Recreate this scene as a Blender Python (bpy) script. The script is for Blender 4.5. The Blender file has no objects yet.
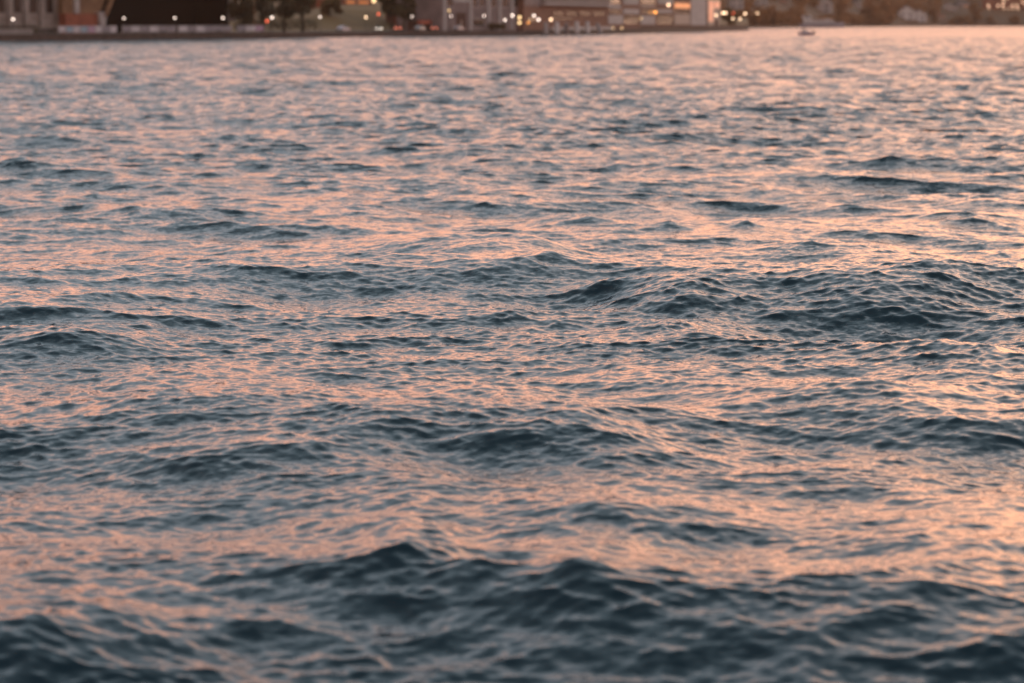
import bpy, bmesh, math, random
import numpy as np
from mathutils import Vector, Matrix

random.seed(7)
SC = bpy.context.scene
COL = SC.collection
R = math.radians
CAM_H = 4.0
FPX = 1024 * 85.0 / 36.0
HORIZON = 21.0          # picture row of the horizon
FPXB = FPX / math.cos(math.atan((341.5 - HORIZON) / FPX))   # the same for bearings of far things, the camera being pitched

# ------------------------------------------------------------------ camera
cam_d = bpy.data.cameras.new('camera')
cam = bpy.data.objects.new('camera', cam_d)
COL.objects.link(cam)
cam_d.sensor_width = 36.0
cam_d.lens = 85.0
cam_d.clip_start = 0.1
cam_d.clip_end = 30000.0
PITCH = math.atan((341.5 - HORIZON) / FPX)
cam.location = (0, 0, CAM_H)
cam.rotation_euler = (R(90) - PITCH, 0, 0)
cam_d.dof.use_dof = True
cam_d.dof.focus_distance = 31.5
cam_d.dof.aperture_fstop = 1.25
SC.camera = cam

# ------------------------------------------------------------------ world
world = bpy.data.worlds.new('World')
SC.world = world
world.use_nodes = True
SUN_EL = R(3.0)
SUN_AZ = R(25)        # to the right of the view axis (+Y), clockwise


def build_world():
    nt = world.node_tree
    nt.nodes.clear()
    N = nt.nodes.new
    L = nt.links.new
    out = N('ShaderNodeOutputWorld')
    sky = N('ShaderNodeTexSky')
    sky.sky_type = 'NISHITA'
    sky.sun_disc = False
    sky.sun_elevation = SUN_EL
    sky.sun_rotation = SUN_AZ
    sky.altitude = 0
    sky.air_density = 1.6
    sky.dust_density = 3.0
    bg1 = N('ShaderNodeBackground')
    bg1.inputs['Strength'].default_value = 0.05
    L(sky.outputs[0], bg1.inputs['Color'])

    tc = N('ShaderNodeTexCoord')
    nrm = N('ShaderNodeVectorMath'); nrm.operation = 'NORMALIZE'
    L(tc.outputs['Generated'], nrm.inputs[0])
    sep = N('ShaderNodeSeparateXYZ')
    L(nrm.outputs[0], sep.inputs[0])

    def math_(op, a, b=None, c=None, clamp=False):
        m = N('ShaderNodeMath'); m.operation = op; m.use_clamp = clamp
        for i, v in enumerate((a, b, c)):
            if v is None:
                continue
            if isinstance(v, (int, float)):
                m.inputs[i].default_value = v
            else:
                L(v, m.inputs[i])
        return m.outputs[0]

    # long, streaky evening clouds shift the height at which each colour sits
    mp = N('ShaderNodeMapping'); mp.inputs['Scale'].default_value = (2.2, 2.2, 7.0)
    L(nrm.outputs[0], mp.inputs[0])
    nz = N('ShaderNodeTexNoise'); nz.inputs['Scale'].default_value = 1.3
    nz.inputs['Detail'].default_value = 5.0; nz.inputs['Roughness'].default_value = 0.6
    L(mp.outputs[0], nz.inputs['Vector'])
    shift = math_('MULTIPLY', math_('SUBTRACT', nz.outputs[0], 0.5), 0.22)
    h = math_('ADD', sep.outputs['Z'], shift, clamp=True)

    # warm glow over the sunset, cool and dim on the side behind the camera
    front = N('ShaderNodeValToRGB')
    cr = front.color_ramp
    stops = [(0.00, (1.12, 0.60, 0.48)), (0.08, (2.00, 0.97, 0.70)), (0.15, (1.52, 0.83, 0.68)),
             (0.23, (0.95, 0.76, 0.76)), (0.37, (0.76, 0.90, 1.04)), (0.60, (0.50, 0.68, 0.80)), (1.0, (0.05, 0.12, 0.16))]
    stops = [(p, tuple(v / 2.0 for v in c)) for p, c in stops]
    cr.elements[0].position = 0.0; cr.elements[0].color = (*stops[0][1], 1)
    cr.elements[1].position = 1.0; cr.elements[1].color = (*stops[-1][1], 1)
    for p, c in stops[1:-1]:
        e = cr.elements.new(p); e.color = (*c, 1)
    L(h, front.inputs[0])
    back = N('ShaderNodeValToRGB')
    cr = back.color_ramp
    cr.elements[0].position = 0.0; cr.elements[0].color = (0.60, 0.37, 0.30, 1)
    cr.elements[1].position = 1.0; cr.elements[1].color = (0.10, 0.16, 0.22, 1)
    e = cr.elements.new(0.3); e.color = (0.32, 0.225, 0.215, 1)
    L(h, back.inputs[0])

    dot = N('ShaderNodeVectorMath'); dot.operation = 'DOT_PRODUCT'
    L(nrm.outputs[0], dot.inputs[0])
    dot.inputs[1].default_value = (math.sin(SUN_AZ), math.cos(SUN_AZ), 0)
    face = N('ShaderNodeMapRange')
    face.inputs['From Min'].default_value = -0.35
    face.inputs['From Max'].default_value = 0.75
    face.interpolation_type = 'SMOOTHSTEP'
    L(dot.outputs['Value'], face.inputs[0])
    mix = N('ShaderNodeMix'); mix.data_type = 'RGBA'
    L(face.outputs[0], mix.inputs['Factor'])
    L(back.outputs[0], mix.inputs['A'])
    L(front.outputs[0], mix.inputs['B'])

    # broad bright patch of cloud in front of the low sun
    d2 = N('ShaderNodeVectorMath'); d2.operation = 'DOT_PRODUCT'
    L(nrm.outputs[0], d2.inputs[0])
    ge = R(7)
    d2.inputs[1].default_value = (math.sin(SUN_AZ) * math.cos(ge), math.cos(SUN_AZ) * math.cos(ge), math.sin(ge))
    glow = math_('POWER', math_('MAXIMUM', d2.outputs['Value'], 0.0), 22.0)
    gcol = N('ShaderNodeMix'); gcol.data_type = 'RGBA'; gcol.blend_type = 'ADD'
    gcol.inputs['B'].default_value = (0.75, 0.41, 0.23, 1)
    L(glow, gcol.inputs['Factor'])
    L(mix.outputs['Result'], gcol.inputs['A'])
    bg2 = N('ShaderNodeBackground')
    bg2.inputs['Strength'].default_value = 2.0
    L(gcol.outputs['Result'], bg2.inputs['Color'])
    add = N('ShaderNodeAddShader')
    L(bg1.outputs[0], add.inputs[0])
    L(bg2.outputs[0], add.inputs[1])
    L(add.outputs[0], out.inputs['Surface'])


build_world()

sun_d = bpy.data.lights.new('sun', 'SUN')
sun = bpy.data.objects.new('sun', sun_d)
COL.objects.link(sun)
sun_d.energy = 0.5
sun_d.angle = R(12.0)     # the low sun stands behind thin cloud
sun_d.color = (1.0, 0.62, 0.42)
sd = Vector((math.sin(SUN_AZ) * math.cos(SUN_EL), math.cos(SUN_AZ) * math.cos(SUN_EL), math.sin(SUN_EL)))
sun.rotation_euler = (-sd).to_track_quat('-Z', 'Y').to_euler()
sun.location = sd * 200

SC.view_settings.view_transform = 'Standard'
SC.view_settings.look = 'None'
SC.view_settings.exposure = 0.0
SC.view_settings.gamma = 1.0
SC.view_settings.use_curve_mapping = False
SC.cycles.use_denoising = True
SC.cycles.max_bounces = 5
SC.cycles.volume_bounces = 0
SC.cycles.sample_clamp_indirect = 4.0


# ------------------------------------------------------------------ helpers
def mat(name, col, rough=0.8, **kw):
    m = bpy.data.materials.new(name)
    m.use_nodes = True
    b = m.node_tree.nodes['Principled BSDF']
    b.inputs['Base Color'].default_value = (*col, 1)
    b.inputs['Roughness'].default_value = rough
    for k, v in kw.items():
        b.inputs[k].default_value = v
    return m


# ------------------------------------------------------------------ water
def wave_tile(n, size, lmin, lmax, rms, wind, spread, seed, peak=None):
    """One periodic patch of sea holding the wavelengths lmin..lmax: height, x and y pull."""
    rng = np.random.default_rng(seed)
    k1 = 2 * np.pi * np.fft.fftfreq(n, size / n)
    kx, ky = np.meshgrid(k1, k1, indexing='ij')
    k = np.hypot(kx, ky)
    k[0, 0] = 1e-6
    cosd = (kx * math.cos(wind) + ky * math.sin(wind)) / k
    ang = np.abs(cosd) ** spread + 0.04
    lo, hi = 2 * np.pi / lmax, 2 * np.pi / lmin
    band = 1 / (1 + (lo / k) ** 8) / (1 + (k / hi) ** 8)
    amp = k ** -2.0 * band * np.sqrt(ang)
    if peak:
        kp = 2 * np.pi / peak
        amp *= np.exp(-0.55 * (kp / k) ** 2)
    amp[0, 0] = 0
    spec = amp * (rng.standard_normal((n, n)) + 1j * rng.standard_normal((n, n)))
    h = np.fft.ifft2(spec)
    s = rms / h.real.std()
    hz = (h.real * s).astype(np.float32)
    dx = (np.fft.ifft2(1j * kx / k * spec).real * s).astype(np.float32)
    dy = (np.fft.ifft2(1j * ky / k * spec).real * s).astype(np.float32)
    sl = np.hypot(*np.gradient(hz, size / n)).std()
    return hz, dx, dy


def sample(tile, size, n, x, y, rot):
    c, s = math.cos(rot), math.sin(rot)
    u = (x * c + y * s) / size * n
    v = (-x * s + y * c) / size * n
    iu = np.floor(u).astype(np.int64); iv = np.floor(v).astype(np.int64)
    fu = (u - iu).astype(np.float32); fv = (v - iv).astype(np.float32)
    # smooth weights
    i0, i1 = iu % n, (iu + 1) % n
    j0, j1 = iv % n, (iv + 1) % n
    out = []
    for t in tile:
        out.append(t[i0, j0] * (1 - fu) * (1 - fv) + t[i1, j0] * fu * (1 - fv)
                   + t[i0, j1] * (1 - fu) * fv + t[i1, j1] * fu * fv)
    hz, dx, dy = out
    return hz, dx * c - dy * s, dx * s + dy * c


def build_water():
    # directions: dense where a viewer near the railing looks, sparse all round
    half = R(15.5)
    dense = np.linspace(-half, half, 980)
    mid = half + (R(48) - half) * (np.linspace(0, 1, 200)[1:] ** 1.3)
    rest = np.linspace(R(48), R(180), 60)[1:-1]
    side = np.concatenate([mid, rest])
    th = np.concatenate([[-R(180)], -side[::-1], dense, side])
    nt = len(th)
    r = [0.5, 1.5, 3.0, 5.0, 7.0, 8.5, 9.5]
    q = 10.2
    while q < 620:
        r.append(q); q *= 1.0015
    while q < 2600:
        r.append(q); q *= 1.008
    r = np.array(r)
    nr = len(r)
    RR, TT = np.meshgrid(r, th, indexing='ij')
    x = RR * np.sin(TT)
    y = RR * np.cos(TT)
    dr = np.gradient(r)[:, None]
    dth = np.maximum(np.gradient(th), 0)[None, :] * RR
    cell = np.maximum(dr + 0 * RR, np.minimum(dth, 40))
    z = np.zeros_like(x); ox = np.zeros_like(x); oy = np.zeros_like(x)
    W = R(-97)
    lost = np.zeros_like(x)
    # n, size, lmin, lmax, rms height, wind, spread, seed, peak, rotation, choppiness
    bands = BANDS
    # slicker water in the lee of the nearest swell
    yc1 = np.interp(x / np.maximum(y, 1), SWELLS[0][0], SWELLS[0][1])
    slick = np.exp(-((y - yc1 - 2.6) / 1.7) ** 2) * np.clip(.55 + x * .13, .3, 1) * (y > 2)
    gust_t = wave_tile(256, 170.0, 9.0, 60.0, 1.0, 0, 0.0, 77)
    gust = sample(gust_t, 170.0, 256, x, y, 0.4)[0]
    for (n, size, l0, l1, rms, wd, sp, seed, pk, rot, chop, gm) in bands:
        t = wave_tile(n, size, l0, l1, rms, W + wd - rot, sp, seed, pk)
        hz, dx, dy = sample(t, size, n, x, y, rot)
        # a mesh cell must be finer than the shortest wave it carries; gusts roughen some patches more
        keep = np.clip((l0 * 1.6 / cell - 1.5) / 1.5, 0, 1)
        lost += (1 - keep) * {1.1: 0.04, 0.35: 0.05, 0.10: 0.06}.get(l0, 0.0)
        w = (1 - (0.5 if l0 < 1 else 0.2) * slick) * keep * np.clip(1 + gm * gust, 0.25, 2.2) * (1 + (OPEN_WATER if l0 > 1 else 0.7) * np.clip((RR - 30) / 90, 0, 1))
        z += hz * w; ox += dx * w * chop; oy += dy * w * chop
    # the longer swells of passing boats: crest distance along the view for a few bearings
    wander = 0.75 * sample(wave_tile(256, 53.0, 2.2, 9.0, 1.0, 0, 0.0, 78), 53.0, 256, x, y, 0.7)[0]
    for xs, ys, amp, front, back in SWELLS:
        yc = np.interp(x / np.maximum(y, 1), xs, ys)
        d = y - yc - wander * np.clip(yc / 30, .5, 1.6)
        sh = np.where(d < 0, np.exp(-(d / front) ** 2), np.exp(-(d / back) ** 2))
        a_ = np.interp(x / np.maximum(y, 1), xs, amp) * (y > 2)
        z += a_ * sh
    pass
    # single steep tops where swells cross
    for px, py, hgt, wx, wy in PEAKS:
        ex = (x - px) / wx; ey = (y - py - 0.25 * (x - px)) / wy
        rr = np.sqrt(ex * ex + ey * ey + 0.02)
        z += np.where(rr < 4, hgt * np.exp(-rr * 1.5), 0) * (y > 0)
    far = np.clip(1 - (RR - 900) / 1500, 0, 1)
    z *= far; ox *= far; oy *= far
    co = np.stack([x + ox, y + oy, z], -1).reshape(-1, 3).astype(np.float32)
    I = np.arange(nr * nt).reshape(nr, nt)
    J = np.roll(I, -1, axis=1)
    quads = np.stack([I[:-1], I[1:], J[1:], J[:-1]], -1).reshape(-1, 4).astype(np.int32)
    me = bpy.data.meshes.new('water')
    me.vertices.add(len(co)); me.vertices.foreach_set('co', co.ravel())
    me.loops.add(quads.size); me.loops.foreach_set('vertex_index', quads.ravel())
    me.polygons.add(len(quads))
    me.polygons.foreach_set('loop_start', np.arange(0, quads.size, 4, dtype=np.int32))
    me.polygons.foreach_set('use_smooth', np.ones(len(quads), bool))
    me.update(calc_edges=True)
    at = me.attributes.new('fine_waves', 'FLOAT', 'POINT')     # slope of the waves finer than the mesh out there
    at.data.foreach_set('value', lost.astype(np.float32).ravel())
    ob = bpy.data.objects.new('water', me)
    COL.objects.link(ob)
    ob['kind'] = 'structure'
    if me.polygons[0].normal.z < 0:
        me.flip_normals()
    # material
    m = mat('harbour_water', (0.010, 0.024, 0.032), 0.06, IOR=1.333)
    nt_ = m.node_tree; N = nt_.nodes.new; L = nt_.links.new
    b = nt_.nodes['Principled BSDF']
    geo = N('ShaderNodeNewGeometry')
    at_ = N('ShaderNodeAttribute'); at_.attribute_name = 'fine_waves'
    ra = N('ShaderNodeMath'); ra.operation = 'ADD'; ra.inputs[1].default_value = 0.06
    L(at_.outputs['Fac'], ra.inputs[0]); L(ra.outputs[0], b.inputs['Roughness'])
    # capillary ripples: slopes added straight to the surface normal, so they keep their steepness far out
    total = geo.outputs['Normal']
    for sc, det, k, kfar, rz in RIPPLES:
        mp = N('ShaderNodeMapping'); mp.inputs['Scale'].default_value = (0.55, 1.0, 0.5)
        mp.inputs['Rotation'].default_value = (0, 0, rz)
        L(geo.outputs['Position'], mp.inputs[0])
        nz = N('ShaderNodeTexNoise'); nz.inputs['Scale'].default_value = sc
        nz.inputs['Detail'].default_value = det; nz.inputs['Roughness'].default_value = 0.5
        nz.inputs['Distortion'].default_value = 0.6
        L(mp.outputs[0], nz.inputs['Vector'])
        sub = N('ShaderNodeVectorMath'); sub.operation = 'SUBTRACT'; sub.inputs[1].default_value = (0.5, 0.5, 0.5)
        L(nz.outputs['Color'], sub.inputs[0])
        kk = N('ShaderNodeMath'); kk.operation = 'MULTIPLY_ADD'; kk.inputs[1].default_value = kfar; kk.inputs[2].default_value = k
        L(at_.outputs['Fac'], kk.inputs[0])
        scl = N('ShaderNodeVectorMath'); scl.operation = 'SCALE'
        L(sub.outputs[0], scl.inputs[0]); L(kk.outputs[0], scl.inputs['Scale'])
        flat = N('ShaderNodeVectorMath'); flat.operation = 'MULTIPLY'; flat.inputs[1].default_value = (0.8, 1.0, 0.0)
        L(scl.outputs[0], flat.inputs[0])
        ad = N('ShaderNodeVectorMath'); ad.operation = 'ADD'
        L(total, ad.inputs[0]); L(flat.outputs[0], ad.inputs[1])
        total = ad.outputs[0]
    nn = N('ShaderNodeVectorMath'); nn.operation = 'NORMALIZE'
    L(total, nn.inputs[0])
    L(nn.outputs[0], b.inputs['Normal'])
    me.materials.append(m)
    return ob


OPEN_WATER = 0.35      # the middle of the harbour is rougher than the water near the viewer
BANDS = [
    (1024, 131.0, 3.5, 30.0, 0.034, 0.50, 6.0, 11, 7.0, 0.3, 1.7, 0.0),
    (1024, 113.0, 3.0, 20.0, 0.030, -0.42, 6.0, 15, 5.5, -0.2, 1.7, 0.0),
    (1024, 61.0, 1.1, 4.0, 0.027, -0.1, 2.0, 22, None, -0.5, 1.8, 0.04),
    (1024, 23.0, 0.35, 1.1, 0.0090, 0.1, 1.5, 33, None, 0.9, 1.6, 0.10),
    (1024, 9.7, 0.10, 0.35, 0.0038, 0.0, 1.0, 44, None, 0.1, 1.1, 0.22),
]
RIPPLES = [(1.1, 2.0, 0.0, 9.0, 0.2), (4.5, 3.0, 0.24, 9.0, 0.5), (16.0, 3.0, 0.50, 2.0, -0.4)]


def swell(pts, front, back):
    """pts: (picture column, picture row, height) of points along a crest, turned into bearing and distance on the water."""
    xs = [(p[0] - 512) / FPXB for p in pts]
    ys = [FPX * (CAM_H - p[2]) / (p[1] - HORIZON) for p in pts]
    return xs, ys, [p[2] for p in pts], front, back


def peak(px, row, h, wx, wy, base=0.4):
    y = FPX * (CAM_H - base - h * .8) / (row - HORIZON)
    return (px - 512) / FPX * y, y, h, wx, wy


PEAKS = [peak(*p) for p in [
    (405, 532, .20, .50, .5), (572, 555, .19, .55, .5), (925, 574, .12, .6, .5), (478, 556, .12, .4, .35), (60, 600, .12, .8, .5), (190, 600, .08, .7, .5),
    (545, 250, .22, .6, .6), (600, 268, .16, .7, .6), (430, 262, .16, .6, .6), (690, 282, .17, 1.0, .7), (90, 280, .18, 1.0, .7), (20, 292, .16, .8, .7),
    (930, 268, .17, 1.2, .8), (790, 290, .14, .8, .7), (490, 440, .12, .6, .5, .2), (150, 398, .13, .9, .6, .2), (880, 395, .12, .7, .6, .2), (940, 400, .12, .5, .5, .2), (830, 460, .08, .6, .5, .2),
    (690, 330, .12, .6, .6, .2), (300, 400, .11, .7, .6, .2), (885, 157, .14, .6, 1.0, .1), (745, 98, .34, 1.6, 2, .2), (840, 103, .34, 1.5, 2.2, .2), (930, 105, .3, 1.8, 2.2, .2), (25, 160, .28, 1.4, 1.6, .2), (60, 130, .25, 2, 2, .2),
    (670, 212, .18, .6, .8, .2), (745, 212, .2, .6, .8, .2), (815, 130, .16, .8, 1, .1), (590, 210, .15, .8, .8, .2), (400, 190, .18, .8, .9, .2), (210, 170, .2, 1, 1.2, .2)]]
SWELLS = [
    swell([(-200, 640, .25), (0, 602, .30), (200, 582, .30), (330, 562, .33), (400, 542, .38), (470, 562, .33), (575, 558, .38), (700, 575, .31), (820, 590, .30), (930, 580, .30), (1100, 590, .3)], 1.9, 3.0),
    swell([(-200, 430, .2), (0, 410, .2), (250, 415, .26), (450, 400, .28), (600, 400, .38), (800, 395, .40), (1100, 392, .36)], 2.5, 3.6),
    swell([(-200, 285, .4), (0, 285, .40), (300, 275, .3), (540, 252, .52), (700, 272, .46), (900, 268, .48), (1100, 280, .45)], 3.3, 5.5),
    swell([(-200, 160, .2), (200, 190, .2), (600, 185, .15), (900, 165, .04), (1100, 160, .1)], 7.0, 9.0),
    swell([(-200, 120, .2), (200, 100, .1), (500, 130, .3), (750, 110, .28), (1100, 90, .2)], 12.0, 11.0),
]
build_water()


# ------------------------------------------------------------------ shore geometry helpers
QUAY = [(-420, 44.5), (0, 41), (270, 38.2), (400, 36.6), (540, 35), (640, 33.2), (748, 30.6)]


def ray(px, row):
    a = PITCH + math.atan((row - 341.5) / FPX)
    return (px - 512) / FPXB, -math.tan(a)      # sideways and upward per metre of distance


def on_water(px, row):
    sx, sz = ray(px, row)
    d = -CAM_H / sz
    return Vector((sx * d, d, 0))


QP = [on_water(p, r) for p, r in QUAY]


def quay(px, inland=0.0):
    """Point on the quay edge at a bearing, moved inland (away from the water)."""
    sx = (px - 512) / FPXB
    for i in range(len(QP) - 1):
        a, b = QP[i], QP[i + 1]
        ta, tb = a.x / a.y, b.x / b.y
        if sx <= tb or i == len(QP) - 2:
            # intersect bearing with the segment
            d = b - a
            den = d.x - sx * d.y
            t = (sx * a.y - a.x) / den
            p = a + d * t
            n = Vector((-d.y, d.x, 0)).normalized()
            if inland:
                # stay on the bearing while moving back
                k = inland / (n.x * sx + n.y)
                p = p + Vector((sx * k, k, 0))
            return p, n, d.normalized()


def zrow(row, dist):
    return CAM_H - dist * math.tan(PITCH + math.atan((row - 341.5) / FPX))


class MB:
    def __init__(self):
        self.v = []; self.f = []; self.mi = []

    def quad(self, a, b, c, d, m=0):
        i = len(self.v); self.v += [tuple(a), tuple(b), tuple(c), tuple(d)]
        self.f.append((i, i + 1, i + 2, i + 3)); self.mi.append(m)

    def box(self, o, u, n, l, d, h, m=0):
        """box from corner o along unit u (length l), unit n (depth d) and up (h)."""
        o = Vector(o); U = Vector(u) * l; D = Vector(n) * d; H = Vector((0, 0, h))
        p = [o, o + U, o + U + D, o + D]; q = [x + H for x in p]
        i = len(self.v); self.v += [tuple(x) for x in p + q]
        for f in ((0, 3, 2, 1), (4, 5, 6, 7), (0, 1, 5, 4), (1, 2, 6, 5), (2, 3, 7, 6), (3, 0, 4, 7)):
            self.f.append(tuple(i + k for k in f)); self.mi.append(m)

    def abox(self, c, sx, sy, sz, m=0):
        self.box((c[0] - sx / 2, c[1] - sy / 2, c[2]), (1, 0, 0), (0, 1, 0), sx, sy, sz, m)

    def tube(self, pts, rad, n=8, m=0, cap=True):
        rings = []
        for k, p in enumerate(pts):
            p = Vector(p)
            if k == 0: d = Vector(pts[1]) - p
            elif k == len(pts) - 1: d = p - Vector(pts[k - 1])
            else: d = Vector(pts[k + 1]) - Vector(pts[k - 1])
            d.normalize()
            s_ = d.cross(Vector((0.13, 1, 0.05))).normalized(); t = d.cross(s_)
            r = rad[k] if isinstance(rad, (list, tuple)) else rad
            i = len(self.v); rings.append(i)
            for j in range(n):
                a = 2 * math.pi * j / n
                self.v.append(tuple(p + s_ * math.cos(a) * r + t * math.sin(a) * r))
        for a, b in zip(rings, rings[1:]):
            for j in range(n):
                self.f.append((a + j, a + (j + 1) % n, b + (j + 1) % n, b + j)); self.mi.append(m)
        if cap:
            self.f.append(tuple(rings[0] + j for j in range(n))[::-1]); self.mi.append(m)
            self.f.append(tuple(rings[-1] + j for j in range(n))); self.mi.append(m)

    def lathe(self, c, prof, n=12, m=0):
        rings = []
        for r, z in prof:
            i = len(self.v); rings.append(i)
            for j in range(n):
                a = 2 * math.pi * j / n
                self.v.append((c[0] + max(r, .001) * math.cos(a), c[1] + max(r, .001) * math.sin(a), c[2] + z))
        for a, b in zip(rings, rings[1:]):
            for j in range(n):
                self.f.append((a + j, a + (j + 1) % n, b + (j + 1) % n, b + j)); self.mi.append(m)

    def build(self, name, mats, parent=None, smooth=False, base=None):
        me = bpy.data.meshes.new(name)
        base = Vector(base) if base is not None else (parent['_base'] if False else None)
        v = self.v
        if parent is not None and base is None:
            base = BASE.get(parent.name)
        if base is not None:
            v = [(a - base[0], b - base[1], c - base[2]) for a, b, c in v]
        me.from_pydata(v, [], self.f)
        if not isinstance(mats, (list, tuple)): mats = [mats]
        for m in mats: me.materials.append(m)
        if len(mats) > 1: me.polygons.foreach_set('material_index', self.mi)
        if smooth: me.polygons.foreach_set('use_smooth', [True] * len(self.f))
        me.update()
        o = bpy.data.objects.new(name, me)
        COL.objects.link(o)
        if parent is not None:
            o.parent = parent
            BASE[o.name] = (0, 0, 0) if base is None else base
        elif base is not None:
            o.location = base
        return o


BASE = {}


def thing(name, label, cat, loc=(0, 0, 0), group=None, rotz=0.0, local=False):
    """An Empty at the thing's base. local=True: its parts are given in its own coordinates."""
    o = bpy.data.objects.new(name, None)
    COL.objects.link(o)
    o.location = loc
    o.rotation_euler = (0, 0, rotz)
    o['label'] = label; o['category'] = cat
    if group: o['group'] = group
    BASE[o.name] = (0, 0, 0) if local else tuple(loc)
    return o


CLEAR = [(737, 14, 9, 90), (761, 14, 5, 120), (784, 9, 8, 100), (822, 19, 13, 60), (857, 8, 11, 90), (907, 15, 20, 18), (920, 12, 22, 10),
         (950, 12, 16, 50), (963, 12, 13, 70), (941, 9, 22, 15), (1006, 50, 19, 60)]      # bearing, width, foot row, distance back of the hill's houses


def tag(o, label, cat, group=None, kind=None):
    if label: o['label'] = label
    if cat: o['category'] = cat
    if group: o['group'] = group
    if kind: o['kind'] = kind
    return o


def copy_thing(src, loc, rotz, label):
    o = src.copy(); COL.objects.link(o)
    o.location = loc; o.rotation_euler = (0, 0, rotz); o['label'] = label
    def rec(s_, d_):
        for ch in s_.children:
            c = ch.copy(); COL.objects.link(c); c.parent = d_
            rec(ch, c)
    rec(src, o)
    return o


# ------------------------------------------------------------------ materials
def noisy(name, c1, c2, scale, rough=0.85, detail=4.0, stretch=(1, 1, 1)):
    m = mat(name, c1, rough)
    nt = m.node_tree; N = nt.nodes.new; L = nt.links.new
    tc = N('ShaderNodeTexCoord'); mp = N('ShaderNodeMapping'); mp.inputs['Scale'].default_value = stretch
    L(tc.outputs['Object'], mp.inputs[0])
    nz = N('ShaderNodeTexNoise'); nz.inputs['Scale'].default_value = scale; nz.inputs['Detail'].default_value = detail
    L(mp.outputs[0], nz.inputs['Vector'])
    r = N('ShaderNodeValToRGB')
    r.color_ramp.elements[0].position = 0.32; r.color_ramp.elements[0].color = (*c1, 1)
    r.color_ramp.elements[1].position = 0.68; r.color_ramp.elements[1].color = (*c2, 1)
    L(nz.outputs[0], r.inputs[0])
    L(r.outputs[0], nt.nodes['Principled BSDF'].inputs['Base Color'])
    return m


def glow(name, col, strength):
    m = mat(name, tuple(c * 0.4 for c in col), 0.5)
    b = m.node_tree.nodes['Principled BSDF']
    b.inputs['Emission Color'].default_value = (*col, 1)
    b.inputs['Emission Strength'].default_value = strength
    return m


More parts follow.
